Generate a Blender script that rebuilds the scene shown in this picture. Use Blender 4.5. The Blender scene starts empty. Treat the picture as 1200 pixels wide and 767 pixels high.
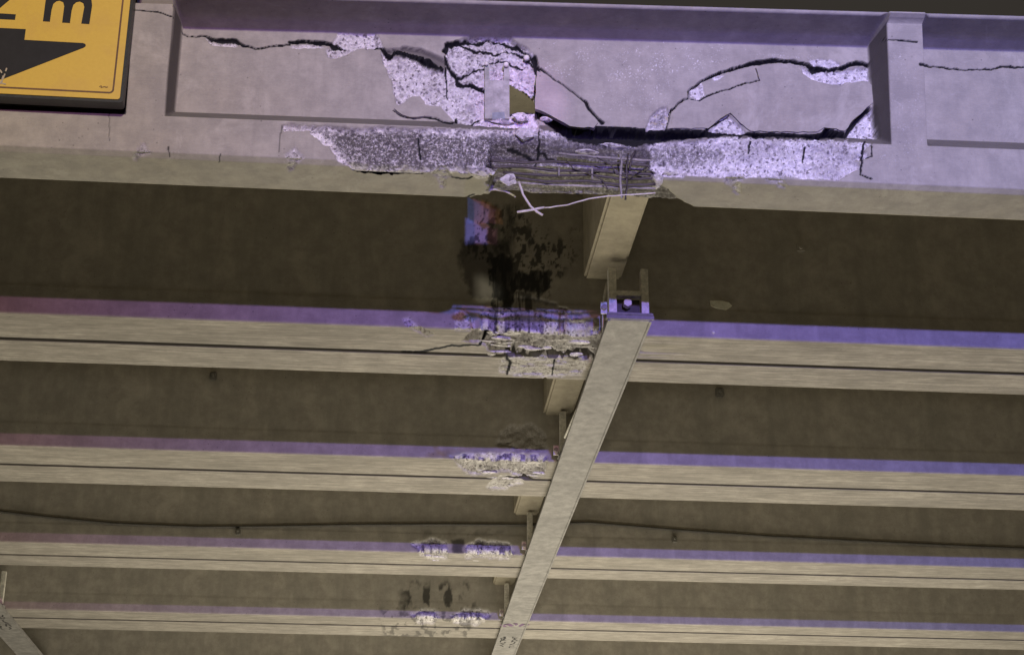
import bpy, bmesh, math, random
import numpy as np
from mathutils import Vector, Matrix
random.seed(7)
sc = bpy.context.scene
COL = sc.collection

# ------------------------------------------------------------------ camera
# world: X along the girders, Y under the bridge, Z up. Camera 1.6 m above the road.
CAMZ = 1.6
F = 1987.0
def _norm(v): return v / np.linalg.norm(v)
_up = _norm(np.array([20.0, -4748.5, F]))
_d = np.array([-180.0, 830.5, F]); _d = _norm(_d - _up * _d.dot(_up))
_x = np.cross(_d, _up); _x = -_x if _x[0] < 0 else _x
RW = np.array([_x, _d, _up])              # rows: world axes in camera axes (x right, y down, z forward)
cam_data = bpy.data.cameras.new('camera'); cam = bpy.data.objects.new('camera', cam_data); COL.objects.link(cam)
cam_data.sensor_width = 36.0; cam_data.lens = 36.0 * F / 1200.0
cam_data.clip_start = 0.05; cam_data.clip_end = 2000
M = Matrix.Identity(4)
for i in range(3):
    M[i][0] = RW[i][0]; M[i][1] = -RW[i][1]; M[i][2] = -RW[i][2]
M.translation = Vector((0, 0, CAMZ)); cam.matrix_world = M
sc.camera = cam
# survey helpers: where a point measured in the photograph lies on a known plane of the bridge
def _ray(px, py): return RW @ np.array([px - 600.0, py - 383.5, F])
def on_y(px, py, y):
    r = _ray(px, py); t = y / r[1]; return np.array([r[0] * t, y, r[2] * t + CAMZ])
def on_z(px, py, z):
    r = _ray(px, py); t = (z - CAMZ) / r[2]; return np.array([r[0] * t, r[1] * t, z])
def survey(P):
    c = (P - np.array([0, 0, CAMZ])) @ RW
    return np.stack([600 + F * c[:, 0] / c[:, 2], 383.5 + F * c[:, 1] / c[:, 2]], 1)

# ------------------------------------------------------------------ world: night sky
w = bpy.data.worlds.new('World'); sc.world = w; w.use_nodes = True
nt = w.node_tree; bg = nt.nodes['Background']
bg.inputs['Color'].default_value = (0.030, 0.026, 0.022, 1); bg.inputs['Strength'].default_value = 1.15

# ------------------------------------------------------------------ lamps (street lamp, floodlights and added fills at night)
def lamp(name, kind, loc, target, power, color, size=0.15, angle=60, blend=0.3):
    L = bpy.data.lights.new(name, kind); L.energy = power; L.color = color
    if kind == 'SPOT':
        L.spot_size = math.radians(angle); L.spot_blend = blend; L.shadow_soft_size = size
    elif kind == 'AREA':
        L.shape = 'RECTANGLE'; L.size = size[0]; L.size_y = size[1]
    else:
        L.shadow_soft_size = size
    o = bpy.data.objects.new(name, L); COL.objects.link(o); o.location = loc
    o.rotation_euler = (Vector(target) - Vector(loc)).to_track_quat('-Z', 'Y').to_euler()
    return o
lamp('street_lamp_light', 'SPOT', (1.0, -16, 8.2), (0.8, 6.4, 5.4), 12500, (1.0, 0.955, 0.74), 0.5, 60)
lamp('blue_floodlight', 'SPOT', (1.7, -12, 3.88), (5.4, 8, 5.3), 14000, (0.20, 0.21, 1.0), 0.09, 44, 0.9)
lamp('magenta_floodlight', 'SPOT', (1.1, -12, 3.88), (-3.0, 8, 5.3), 2500, (1.0, 0.36, 0.66), 0.09, 44, 0.9)
# added narrow spots aimed through the hole to throw a coloured patch
HOLE = np.array([0.572, 6.50, 5.41])
for nm, dx, pw, cl in (('blue_beam', 0.52, 7000, (0.10, 0.22, 1.0)), ('violet_beam', 0.0, 4300, (0.9, 0.35, 0.8)), ('amber_beam', -0.55, 2600, (1.0, 0.30, 0.08))):
    p0 = HOLE + np.array([0.034 * 25 + dx, -25, -0.158 * 25])
    lamp(nm, 'SPOT', tuple(p0), tuple(HOLE), pw, cl, 0.05, 0.27, 0.4)
# added upward area lights, standing in for warm bounce off the road
lamp('road_bounce_fill', 'AREA', (1.0, 12.0, 0.4), (1.0, 12.0, 5), 215, (1.0, 0.91, 0.73), (7, 3))
lamp('road_bounce_fill', 'AREA', (2.5, 17.0, 0.4), (2.5, 16.5, 5), 400, (1.0, 0.91, 0.73), (7, 4))
lamp('road_bounce_fill', 'AREA', (1.0, 7.9, 0.3), (1.0, 7.6, 5), 115, (1.0, 0.91, 0.73), (7, 1.2))

sc.view_settings.view_transform = 'Standard'; sc.view_settings.look = 'None'
sc.view_settings.exposure = 0.0; sc.view_settings.gamma = 1.0
sc.render.resolution_x = 1024; sc.render.resolution_y = 654

# ------------------------------------------------------------------ noise
def _hash(ix, iy, s):
    n = (ix.astype(np.int64) * 374761393 + iy.astype(np.int64) * 668265263 + s * 1442695041) & 0x7fffffff
    n = ((n ^ (n >> 13)) * 1274126177) & 0x7fffffff
    n = n ^ (n >> 16)
    return (n & 0xffff) / 65535.0
def vnoise(x, y, s=0):
    ix = np.floor(x); iy = np.floor(y); fx = x - ix; fy = y - iy
    fx = fx * fx * (3 - 2 * fx); fy = fy * fy * (3 - 2 * fy)
    a = _hash(ix, iy, s); b = _hash(ix + 1, iy, s); c = _hash(ix, iy + 1, s); d = _hash(ix + 1, iy + 1, s)
    return (a * (1 - fx) + b * fx) * (1 - fy) + (c * (1 - fx) + d * fx) * fy
def fbm(x, y, s=0, o=4):
    r = 0; a = 0.5; t = 0
    for k in range(o):
        r = r + a * vnoise(x * 2 ** k + 17.3 * k, y * 2 ** k + 5.1 * k, s + k); t += a; a *= 0.55
    return r / t
def smooth(t): t = np.clip(t, 0, 1); return t * t * (3 - 2 * t)

def seg_dist(P, pts, closed=False, widths=None):
    n = len(pts); best = np.full(len(P), 1e9)
    rng = range(n if closed else n - 1)
    for i in rng:
        a = np.array(pts[i][:2], float); b = np.array(pts[(i + 1) % n][:2], float); ab = b - a
        t = np.clip(((P - a) @ ab) / max(ab @ ab, 1e-9), 0, 1)
        d = np.linalg.norm(P - (a + t[:, None] * ab), axis=1)
        if widths is not None:
            d = d / (widths[i] * (1 - t) + widths[(i + 1) % n] * t)
        best = np.minimum(best, d)
    return best
def inside(P, poly):
    r = np.zeros(len(P), bool); n = len(poly); x = P[:, 0]; y = P[:, 1]
    for i in range(n):
        x0, y0 = poly[i]; x1, y1 = poly[(i + 1) % n]
        if y0 == y1: continue
        c = ((y0 > y) != (y1 > y)) & (x < (x1 - x0) * (y - y0) / (y1 - y0) + x0)
        r ^= c
    return r
def sd(P, poly, jag=0.0, seed=0):
    """signed distance in photo pixels, positive inside, with a jagged edge"""
    out = np.full(len(P), -50.0)
    a = np.array(poly); lo = a.min(0) - 14 - 1.5 * jag; hi = a.max(0) + 14 + 1.5 * jag
    m = ((P >= lo) & (P <= hi)).all(1)
    if not m.any(): return out
    Q = P[m]; d = seg_dist(Q, poly, True); d = np.where(inside(Q, poly), d, -d)
    if jag: d = d + (fbm(Q[:, 0] * 0.16, Q[:, 1] * 0.16, seed + 31, 4) - 0.5) * 2 * jag
    out[m] = d; return out
def crack(P, pts, jag=1.2, seed=0):
    """0..1 inside a crack given as (x, y, width)"""
    out = np.zeros(len(P)); a = np.array(pts)[:, :2]; lo = a.min(0) - 10; hi = a.max(0) + 10
    m = ((P >= lo) & (P <= hi)).all(1)
    if not m.any(): return out
    Q = P[m].copy()
    Q[:, 0] += (fbm(Q[:, 0] * 0.2, Q[:, 1] * 0.2, seed + 3, 3) - 0.5) * 2 * jag
    Q[:, 1] += (fbm(Q[:, 0] * 0.2 + 40, Q[:, 1] * 0.2, seed + 9, 3) - 0.5) * 2.4 * jag
    d = seg_dist(Q, pts, False, [max(p[2] * 0.38, 0.42) for p in pts])
    out[m] = np.clip(2.1 - d, 0, 1.4); return out

# ------------------------------------------------------------------ materials
class NT:
    def __init__(s, name):
        s.m = bpy.data.materials.new(name); s.m.use_nodes = True; s.t = s.m.node_tree
        s.b = s.t.nodes['Principled BSDF']
    def n(s, k, **kw):
        x = s.t.nodes.new(k)
        for a, v in kw.items():
            if a in x.inputs: x.inputs[a].default_value = v
            else: setattr(x, a, v)
        return x
    def l(s, a, b): s.t.links.new(a, b)
    def noise(s, scale, detail=6, rough=0.6, vec=None, dist=0.0):
        x = s.n('ShaderNodeTexNoise'); x.inputs['Scale'].default_value = scale; x.inputs['Detail'].default_value = detail
        x.inputs['Roughness'].default_value = rough; x.inputs['Distortion'].default_value = dist
        if vec: s.l(vec, x.inputs['Vector'])
        return x.outputs['Fac']
    def ramp(s, fac, stops):
        x = s.n('ShaderNodeValToRGB'); e = x.color_ramp.elements
        while len(e) < len(stops): e.new(0.5)
        for i, (p, c) in enumerate(stops):
            e[i].position = p; e[i].color = (*c, 1) if len(c) == 3 else c
        s.l(fac, x.inputs[0]); return x.outputs[0]
    def mix(s, fac, a, b, mode='MIX'):
        x = s.n('ShaderNodeMix', data_type='RGBA', blend_type=mode)
        for sock, v in ((x.inputs[0], fac), (x.inputs[6], a), (x.inputs[7], b)):
            if isinstance(v, (int, float)): sock.default_value = v
            elif isinstance(v, tuple): sock.default_value = (*v, 1) if len(v) == 3 else v
            else: s.l(v, sock)
        return x.outputs[2]
    def math(s, op, a, b=0.0, clamp=False):
        x = s.n('ShaderNodeMath', operation=op, use_clamp=clamp)
        for i, v in enumerate((a, b)):
            if isinstance(v, (int, float)): x.inputs[i].default_value = v
            else: s.l(v, x.inputs[i])
        return x.outputs[0]
    def attr(s, name):
        x = s.n('ShaderNodeAttribute'); x.attribute_name = name; return x.outputs['Fac']
    def coords(s, sx=1, sy=1, sz=1):
        t = s.n('ShaderNodeTexCoord'); m = s.n('ShaderNodeMapping'); m.inputs['Scale'].default_value = (sx, sy, sz)
        s.l(t.outputs['Object'], m.inputs['Vector']); return m.outputs[0]
    def bump(s, h, strength=0.4, dist=0.01):
        x = s.n('ShaderNodeBump'); x.inputs['Strength'].default_value = strength; x.inputs['Distance'].default_value = dist
        s.l(h, x.inputs['Height']); s.l(x.outputs[0], s.b.inputs['Normal'])

def concrete(name, base, dark, warm, grain=False, streak=True):
    """weathered cast concrete; attributes fresh / dark / oil / rough / dirt carry damage, dirt and painted shade"""
    g = NT(name); v = g.coords()
    big = g.noise(1.6, 5, 0.62, v); mid = g.noise(9, 6, 0.7, v); fine = g.noise(120, 4, 0.75, v)
    c = g.mix(g.ramp(big, [(0.34, (0, 0, 0)), (0.66, (1, 1, 1))]), base, warm)
    c = g.mix(g.math('MULTIPLY', g.ramp(mid, [(0.40, (1, 1, 1)), (0.64, (0, 0, 0))]), 0.60), c, dark)
    blot = g.noise(3.1, 7, 0.75, v, 0.8); c = g.mix(g.math('MULTIPLY', g.ramp(blot, [(0.54, (0, 0, 0)), (0.66, (1, 1, 1))]), 0.45), c, tuple(x * 1.22 for x in base))
    scr = g.noise(4.0, 5, 0.8, g.coords(1.0, 9, 9), 2.5); c = g.mix(g.math('MULTIPLY', g.ramp(scr, [(0.485, (0, 0, 0)), (0.5, (1, 1, 1)), (0.515, (0, 0, 0))]), 0.28), c, tuple(x * 1.4 for x in base))
    if streak:
        vs = g.coords(14, 14, 0.7); st = g.noise(1.5, 5, 0.65, vs)
        c = g.mix(g.math('MULTIPLY', g.ramp(st, [(0.50, (0, 0, 0)), (0.72, (1, 1, 1))]), 0.30), c, dark)
    if grain:
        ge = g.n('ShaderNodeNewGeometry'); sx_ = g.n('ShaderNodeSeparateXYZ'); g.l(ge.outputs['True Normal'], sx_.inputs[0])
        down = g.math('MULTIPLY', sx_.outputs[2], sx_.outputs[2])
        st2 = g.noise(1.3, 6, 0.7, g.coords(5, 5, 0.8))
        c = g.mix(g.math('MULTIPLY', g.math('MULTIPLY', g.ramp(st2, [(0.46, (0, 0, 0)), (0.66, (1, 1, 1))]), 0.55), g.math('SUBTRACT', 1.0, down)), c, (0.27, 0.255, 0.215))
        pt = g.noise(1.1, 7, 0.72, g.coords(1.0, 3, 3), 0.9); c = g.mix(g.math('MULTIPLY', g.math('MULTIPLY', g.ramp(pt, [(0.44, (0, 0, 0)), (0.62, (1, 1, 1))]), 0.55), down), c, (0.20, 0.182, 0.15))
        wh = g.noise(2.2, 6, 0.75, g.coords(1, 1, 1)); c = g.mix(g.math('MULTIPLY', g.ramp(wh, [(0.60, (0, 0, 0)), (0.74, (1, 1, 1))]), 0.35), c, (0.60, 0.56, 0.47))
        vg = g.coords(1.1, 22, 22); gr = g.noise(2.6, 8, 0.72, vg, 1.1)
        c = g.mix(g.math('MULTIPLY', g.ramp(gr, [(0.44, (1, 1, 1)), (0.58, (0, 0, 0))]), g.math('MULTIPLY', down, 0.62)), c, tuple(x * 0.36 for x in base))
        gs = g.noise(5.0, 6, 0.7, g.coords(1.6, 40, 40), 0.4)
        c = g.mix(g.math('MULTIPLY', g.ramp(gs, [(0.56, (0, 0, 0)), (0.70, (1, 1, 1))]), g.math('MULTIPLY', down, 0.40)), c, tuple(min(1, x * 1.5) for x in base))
    pores = g.n('ShaderNodeTexVoronoi'); pores.inputs['Scale'].default_value = 26; g.l(v, pores.inputs['Vector'])
    pm = g.ramp(pores.outputs['Distance'], [(0.05, (1, 1, 1)), (0.12, (0, 0, 0))])
    pm2 = g.math('MULTIPLY', pm, g.ramp(g.noise(5, 2, 0.5, v), [(0.52, (0, 0, 0)), (0.60, (1, 1, 1))]))
    c = g.mix(g.math('MULTIPLY', pm2, 0.55), c, (0.05, 0.045, 0.045))
    # scraped zone with bright salt-like flecks
    fl = g.ramp(g.noise(110, 3, 0.8, v), [(0.57, (0, 0, 0)), (0.66, (1, 1, 1))])
    flc = g.math('MULTIPLY', fl, g.ramp(g.noise(11, 5, 0.75, v), [(0.47, (0, 0, 0)), (0.60, (1, 1, 1))]))
    c = g.mix(g.math('MULTIPLY', flc, g.attr('rough')), c, (0.88, 0.86, 0.82))
    # broken concrete: pale paste, grey and dark stones
    vo = g.n('ShaderNodeTexVoronoi'); vo.inputs['Scale'].default_value = 85; vo.inputs['Randomness'].default_value = 1.0
    wv = g.n('ShaderNodeVectorMath', operation='ADD'); nz = g.n('ShaderNodeTexNoise'); nz.inputs['Scale'].default_value = 40
    sc_ = g.n('ShaderNodeVectorMath', operation='SCALE'); sc_.inputs['Scale'].default_value = 0.02
    g.l(v, nz.inputs['Vector']); g.l(nz.outputs['Color'], sc_.inputs[0]); g.l(v, wv.inputs[0]); g.l(sc_.outputs[0], wv.inputs[1]); g.l(wv.outputs[0], vo.inputs['Vector'])
    sep = g.n('ShaderNodeSeparateColor'); g.l(vo.outputs['Color'], sep.inputs[0])
    stone = g.ramp(sep.outputs[0], [(0.0, (0.16, 0.145, 0.15)), (0.12, (0.24, 0.22, 0.22)), (0.20, (0.56, 0.535, 0.52)), (1.0, (0.86, 0.83, 0.81))])
    edge = g.ramp(vo.outputs['Distance'], [(0.35, (0, 0, 0)), (0.75, (1, 1, 1))])
    stone = g.mix(g.math('MULTIPLY', edge, 0.5), stone, (0.70, 0.67, 0.665))
    pits = g.ramp(g.noise(70, 5, 0.8, v), [(0.36, (1, 1, 1)), (0.46, (0, 0, 0))])
    stone = g.mix(g.math('MULTIPLY', pits, 0.75), stone, (0.12, 0.105, 0.10))
    vb = g.n('ShaderNodeTexVoronoi'); vb.inputs['Scale'].default_value = 36; g.l(wv.outputs[0], vb.inputs['Vector'])
    sb = g.n('ShaderNodeSeparateColor'); g.l(vb.outputs['Color'], sb.inputs[0])
    bigst = g.math('MULTIPLY', g.ramp(sb.outputs[1], [(0.70, (0, 0, 0)), (0.74, (1, 1, 1))]), g.ramp(vb.outputs['Distance'], [(0.28, (1, 1, 1)), (0.40, (0, 0, 0))]))
    stone = g.mix(g.math('MULTIPLY', bigst, 0.8), stone, g.mix(sb.outputs[2], (0.30, 0.27, 0.25), (0.62, 0.60, 0.60)))
    tone = g.noise(6, 5, 0.7, v); stone = g.mix(g.math('MULTIPLY', g.ramp(tone, [(0.45, (0, 0, 0)), (0.62, (1, 1, 1))]), 0.45), stone, (0.34, 0.31, 0.30))
    gdark = g.ramp(g.noise(80, 4, 0.85, v), [(0.49, (1, 1, 1)), (0.60, (0, 0, 0))])
    stone = g.mix(g.math('MULTIPLY', g.math('MULTIPLY', gdark, g.attr('grime')), 0.92), stone, (0.07, 0.062, 0.058))
    c = g.mix(g.attr('fresh'), c, stone)
    c = g.mix(g.math('MULTIPLY', g.attr('dirt_shade'), 1.0), c, (0.085, 0.075, 0.066))
    c = g.mix(g.math('MULTIPLY', g.attr('dark'), 1.25, True), c, (0.004, 0.004, 0.005))
    c = g.mix(g.attr('oil'), c, (0.007, 0.0065, 0.006))
    g.l(c, g.b.inputs['Base Color'])
    g.b.inputs['Roughness'].default_value = 0.88
    h = g.math('ADD', g.math('MULTIPLY', fine, 0.25), g.math('MULTIPLY', mid, 0.35))
    h = g.math('ADD', h, g.math('MULTIPLY', g.math('MULTIPLY', g.noise(75, 5, 0.8, v), g.attr('fresh')), 1.1))
    g.bump(h, 0.55, 0.008)
    return g.m
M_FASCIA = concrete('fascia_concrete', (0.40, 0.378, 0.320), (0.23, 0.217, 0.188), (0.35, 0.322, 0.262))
M_GIRDER = concrete('girder_concrete', (0.40, 0.37, 0.315), (0.25, 0.228, 0.19), (0.45, 0.41, 0.345), grain=True, streak=False)
M_DIA = concrete('diaphragm_concrete', (0.40, 0.355, 0.26), (0.26, 0.23, 0.17), (0.43, 0.38, 0.28), streak=True)

def plain(name, col, rough=0.6, metal=0.0, var=0.25, scale=30, bump=0.2):
    g = NT(name); v = g.coords(); n = g.noise(scale, 6, 0.7, v); n2 = g.noise(scale * 0.12, 4, 0.6, v)
    c = g.mix(g.ramp(n, [(0.35, (0, 0, 0)), (0.7, (1, 1, 1))]), tuple(x * (1 - var) for x in col), tuple(min(1, x * (1 + var)) for x in col))
    c = g.mix(g.math('MULTIPLY', g.ramp(n2, [(0.45, (0, 0, 0)), (0.62, (1, 1, 1))]), var), c, tuple(x * 0.5 for x in col))
    g.l(c, g.b.inputs['Base Color']); g.b.inputs['Roughness'].default_value = rough; g.b.inputs['Metallic'].default_value = metal
    g.bump(n, bump, 0.004); return g.m
M_STEEL = plain('galvanised_steel', (0.27, 0.258, 0.235), 0.7, 0.0, 0.28, 14, 0.35)
M_STEELD = plain('dull_steel', (0.74, 0.71, 0.62), 0.6, 0.0, 0.3, 40)
M_REBAR = plain('rebar_steel', (0.075, 0.062, 0.06), 0.6, 0.3, 0.4, 80, 0.5)
M_REBARL = plain('grout_coated_bar', (0.30, 0.275, 0.25), 0.8, 0.0, 0.5, 60, 0.5)
M_WIRE = plain('tie_wire', (0.55, 0.50, 0.45), 0.6, 0.0, 0.2, 60)
M_SLEEVE = plain('sleeve_metal', (0.30, 0.30, 0.28), 0.5, 0.2, 0.35, 22, 0.3)
M_BOLT = plain('pale_bolt', (0.75, 0.72, 0.62), 0.6)
M_BLACK = plain('black_plastic', (0.012, 0.012, 0.013), 0.45, 0, 0.2)
M_DULLBLACK = plain('dull_black', (0.085, 0.078, 0.066), 0.7, 0, 0.2)
M_PALE = plain('pale_stone', (0.93, 0.88, 0.68), 0.8)
M_INK = plain('black_marker', (0.02, 0.018, 0.018), 0.7)
M_LETTER = plain('black_sign_film', (0.009, 0.009, 0.010), 0.75, 0, 0.35, 14)
M_TRIM = plain('brown_sign_line', (0.13, 0.06, 0.02), 0.5)
M_ASPH = plain('asphalt', (0.055, 0.053, 0.05), 0.9, 0, 0.3, 60)
M_WHITE = plain('road_paint', (0.75, 0.74, 0.70), 0.7, 0, 0.1)
def sign_yellow():
    g = NT('yellow_sign_sheet'); v = g.coords(); n = g.noise(60, 5, 0.7, v); n2 = g.noise(7, 5, 0.6, v)
    c = g.mix(n, (0.56, 0.37, 0.045), (0.68, 0.47, 0.07))
    c = g.mix(g.math('MULTIPLY', g.ramp(n2, [(0.5, (0, 0, 0)), (0.68, (1, 1, 1))]), 0.3), c, (0.5, 0.30, 0.08))
    g.l(c, g.b.inputs['Base Color']); g.b.inputs['Roughness'].default_value = 0.45; g.bump(n, 0.08, 0.002); return g.m
M_YEL = sign_yellow()

# ------------------------------------------------------------------ object helpers
def link(o, parent=None): COL.objects.link(o); o.parent = parent; return o
def tag(o, label=None, cat=None, group=None, kind=None):
    for k, v in (('label', label), ('category', cat), ('group', group), ('kind', kind)):
        if v: o[k] = v
    return o
def thing(name, loc, label, cat, group=None):
    o = bpy.data.objects.new(name, None); o.empty_display_size = 0.2; link(o); o.location = loc
    return tag(o, label, cat, group)
def place(o, parent, origin=None):
    """mesh was written in world coordinates: re-express it round its parent's base"""
    off = Vector(parent.location) if parent else Vector(origin or (0, 0, 0))
    o.data.transform(Matrix.Translation(-off)); link(o, parent)
    if not parent: o.location = off
    return o
def from_bm(name, bm, mat, parent=None, origin=None, smooth_=False):
    bmesh.ops.recalc_face_normals(bm, faces=bm.faces)
    me = bpy.data.meshes.new(name); bm.to_mesh(me); bm.free(); me.materials.append(mat)
    if smooth_:
        me.polygons.foreach_set('use_smooth', [True] * len(me.polygons))
    o = bpy.data.objects.new(name, me); return place(o, parent, origin)
def box(bm, x0, x1, y0, y1, z0, z1, bev=0.0):
    r = bmesh.ops.create_cube(bm, size=1.0)
    for v in r['verts']:
        v.co = Vector(((x0 + x1) / 2 + v.co.x * (x1 - x0), (y0 + y1) / 2 + v.co.y * (y1 - y0), (z0 + z1) / 2 + v.co.z * (z1 - z0)))
    if bev:
        es = list({e for v in r['verts'] for e in v.link_edges})
        bmesh.ops.bevel(bm, geom=es, offset=bev, segments=2, affect='EDGES')
def tube(bm, pts, rad, n=8):
    pts = [Vector(p) for p in pts]; rings = []
    for i, p in enumerate(pts):
        t = (pts[min(i + 1, len(pts) - 1)] - pts[max(i - 1, 0)]).normalized()
        a = t.cross(Vector((0, 0, 1))); a = a if a.length > 0.1 else t.cross(Vector((0, 1, 0))); a.normalize(); b = t.cross(a)
        r = rad[i] if isinstance(rad, (list, tuple)) else rad
        rings.append([bm.verts.new(p + (a * math.cos(2 * math.pi * k / n) + b * math.sin(2 * math.pi * k / n)) * r) for k in range(n)])
    for i in range(len(rings) - 1):
        for k in range(n):
            bm.faces.new((rings[i][k], rings[i][(k + 1) % n], rings[i + 1][(k + 1) % n], rings[i + 1][k]))
    bm.faces.new(rings[0]); bm.faces.new(rings[-1][::-1])
def resample(pts, step=0.02, wob=0.0, seed=0):
    rnd = random.Random(seed); out = []
    pts = [Vector(p) for p in pts]
    for a, b in zip(pts, pts[1:]):
        n = max(1, int((b - a).length / step))
        for k in range(n): out.append(a.lerp(b, k / n) + Vector((rnd.uniform(-wob, wob), rnd.uniform(-wob, wob), rnd.uniform(-wob, wob))))
    out.append(pts[-1]); return out
def chunk(name, c, size, mat, parent, seed, sub=3):
    bm = bmesh.new(); bmesh.ops.create_icosphere(bm, subdivisions=sub, radius=1.0); rnd = random.Random(seed)
    dirs = [Vector((rnd.uniform(-1, 1), rnd.uniform(-1, 1), rnd.uniform(-1, 1))).normalized() for _ in range(13)]
    offs = [rnd.uniform(0.55, 0.9) for _ in dirs]
    for v in bm.verts:
        d = v.co.normalized(); r = 1.0
        for q, o_ in zip(dirs, offs):
            t = d.dot(q)
            if t > 0.05: r = min(r, o_ / t)
        r *= 1 + rnd.uniform(-0.05, 0.05)
        v.co = Vector((c[0] + d.x * r * size[0], c[1] + d.y * r * size[1], c[2] + d.z * r * size[2]))
    o = from_bm(name, bm, mat, parent)
    a = o.data.attributes.new('fresh', 'FLOAT', 'POINT'); a.data.foreach_set('value', [1.0] * len(o.data.vertices))
    return o
def ribbon(bm, pts, wid, nrm, lift=0.001):
    """flat painted stroke lying on a surface"""
    pts = [Vector(p) + Vector(nrm) * lift for p in pts]; L = []; Rr = []
    for i, p in enumerate(pts):
        t = (pts[min(i + 1, len(pts) - 1)] - pts[max(i - 1, 0)]).normalized(); s = t.cross(Vector(nrm)).normalized() * wid / 2
        L.append(bm.verts.new(p + s)); Rr.append(bm.verts.new(p - s))
    for i in range(len(pts) - 1): bm.faces.new((L[i], L[i + 1], Rr[i + 1], Rr[i]))

# grid surface: X columns by profile rows, with damage and painted-shade attributes
ATTRS = ('fresh', 'dark', 'oil', 'rough', 'dirt_shade', 'grime')
def grid_mesh(name, V, nx, ns, attrs, mat, parent, cut=None, origin=None):
    i = np.arange(nx - 1)[:, None]; j = np.arange(ns - 1)[None, :]
    a = (i * ns + j).ravel(); b = a + ns; q = np.stack([a, b, b + 1, a + 1], 1)
    # close the tube (last row meets first row)
    i2 = np.arange(nx - 1); a2 = i2 * ns + ns - 1; q2 = np.stack([a2, a2 + ns, (i2 + 1) * ns, i2 * ns], 1)
    q = np.concatenate([q, q2])
    if cut is not None: q = q[~cut[q].all(1)]
    me = bpy.data.meshes.new(name); me.vertices.add(len(V)); me.vertices.foreach_set('co', V.astype(np.float32).ravel())
    me.loops.add(q.size); me.loops.foreach_set('vertex_index', q.astype(np.int32).ravel())
    me.polygons.add(len(q)); me.polygons.foreach_set('loop_start', np.arange(0, q.size, 4, dtype=np.int32))
    me.polygons.foreach_set('loop_total', np.full(len(q), 4, dtype=np.int32))
    me.update(calc_edges=True)
    for k, v in attrs.items():
        at = me.attributes.new(k, 'FLOAT', 'POINT'); at.data.foreach_set('value', np.clip(v, 0, 1).astype(np.float32))
    me.materials.append(mat); o = bpy.data.objects.new(name, me)
    return place(o, parent, origin)
def cols(lo, hi, dense, step, coarse=0.25, extra=()):
    xs = list(np.arange(lo, dense[0], coarse)) + list(np.arange(dense[0], dense[1], step)) + list(np.arange(dense[1], hi + 0.01, coarse))
    xs = [x for x in xs if all(abs(x - e) > step * 0.45 for e in extra)] + list(extra)
    return np.array(sorted(xs))

ZB = 5.0            # underside of all girders
def rows_lin(a, b, step):
    n = max(1, int(round(math.dist(a, b) / step))); return [(a[0] + (b[0] - a[0]) * k / n, a[1] + (b[1] - a[1]) * k / n) for k in range(n)]

# ------------------------------------------------------------------ setting: road and deck
def sheet(name, x0, x1, y0, y1, z, mat):
    bm = bmesh.new(); vs = [bm.verts.new(p) for p in ((x0, y0, z), (x1, y0, z), (x1, y1, z), (x0, y1, z))]; bm.faces.new(vs)
    return tag(from_bm(name, bm, mat), kind='structure')
sheet('ground', -400, 400, -400, 400, 0.0, M_ASPH)
sheet('road', -5.5, 7.5, -300, 300, 0.004, plain('road_surface', (0.07, 0.068, 0.063), 0.85, 0, 0.25, 40))
bm = bmesh.new()
for k in range(-20, 20):
    y = k * 9.0
    vs = [bm.verts.new(p) for p in ((0.93, y, 0.008), (1.07, y, 0.008), (1.07, y + 3, 0.008), (0.93, y + 3, 0.008))]; bm.faces.new(vs)
tag(from_bm('lane_marking', bm, M_WHITE), kind='structure')
bm = bmesh.new(); box(bm, -9, 11, 6.645, 24, ZB + 0.90, ZB + 0.972); box(bm, -9, 11, 7.4, 24, ZB + 0.974, ZB + 1.15)
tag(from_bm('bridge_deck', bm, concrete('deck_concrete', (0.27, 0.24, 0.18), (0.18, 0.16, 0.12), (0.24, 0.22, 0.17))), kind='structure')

# ------------------------------------------------------------------ fascia girder (the damaged edge beam)
YF = 6.372; REC = 0.12; YBK = 6.64
fascia = thing('edge_girder', (0.5, YF, ZB), 'front edge girder with shattered panel face and exposed reinforcement', 'girder')
XRIB_L1 = float(on_y(192, 137, YF)[0]); XRIB_R0 = float(on_y(1045, 166, YF)[0]); XRIB_R1 = float(on_y(1086, 164, YF)[0])
ribw = XRIB_R1 - XRIB_R0; per = XRIB_R0 + ribw - XRIB_L1
ribs = [(XRIB_L1 - ribw, XRIB_L1), (XRIB_R0, XRIB_R1), (XRIB_L1 - ribw - per, XRIB_L1 - per), (XRIB_R0 + per, XRIB_R1 + per)]
SL, SR = 0.030, 0.034          # splay of the panel sides
ex = []
for a, b in ribs: ex += [a - SR, a, b, b + SL]
X = cols(-8, 10, (-1.25, 2.92), 0.0045, 0.3, tuple(ex))
rows = rows_lin((YBK, 0.0), (6.403, 0.0), 0.0050) + rows_lin((6.403, 0), (YF, 0.014), 0.006)
n_under = len(rows)
rows += rows_lin((YF, 0.014), (YF, 0.735), 0.0042); n_front = len(rows)
rows += rows_lin((YF + REC, 0.735), (YF + 0.05, 0.750), 0.012); n_b = len(rows)
rows += rows_lin((YF + 0.05, 0.750), (YF - 0.13, 0.758), 0.04) + [(YF - 0.13, 0.758), (YF - 0.10, 0.7595), (YBK, 0.95)]; n_a = len(rows)
rows += rows_lin((YBK, 0.92), (YBK, 0.75), 0.1) + rows_lin((YBK, 0.75), (YBK, 0.2), 0.012) + rows_lin((YBK, 0.2), (YBK, 0.0), 0.03)
rows = np.array(rows); ns = len(rows); nx = len(X)
XX = np.repeat(X, ns); YY = np.tile(rows[:, 0], nx); ZZ = np.tile(rows[:, 1], nx); RI = np.tile(np.arange(ns), nx)
taper = 1 + 0.033 * (np.clip(XX, -2.5, 4) - 0.5)
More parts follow.
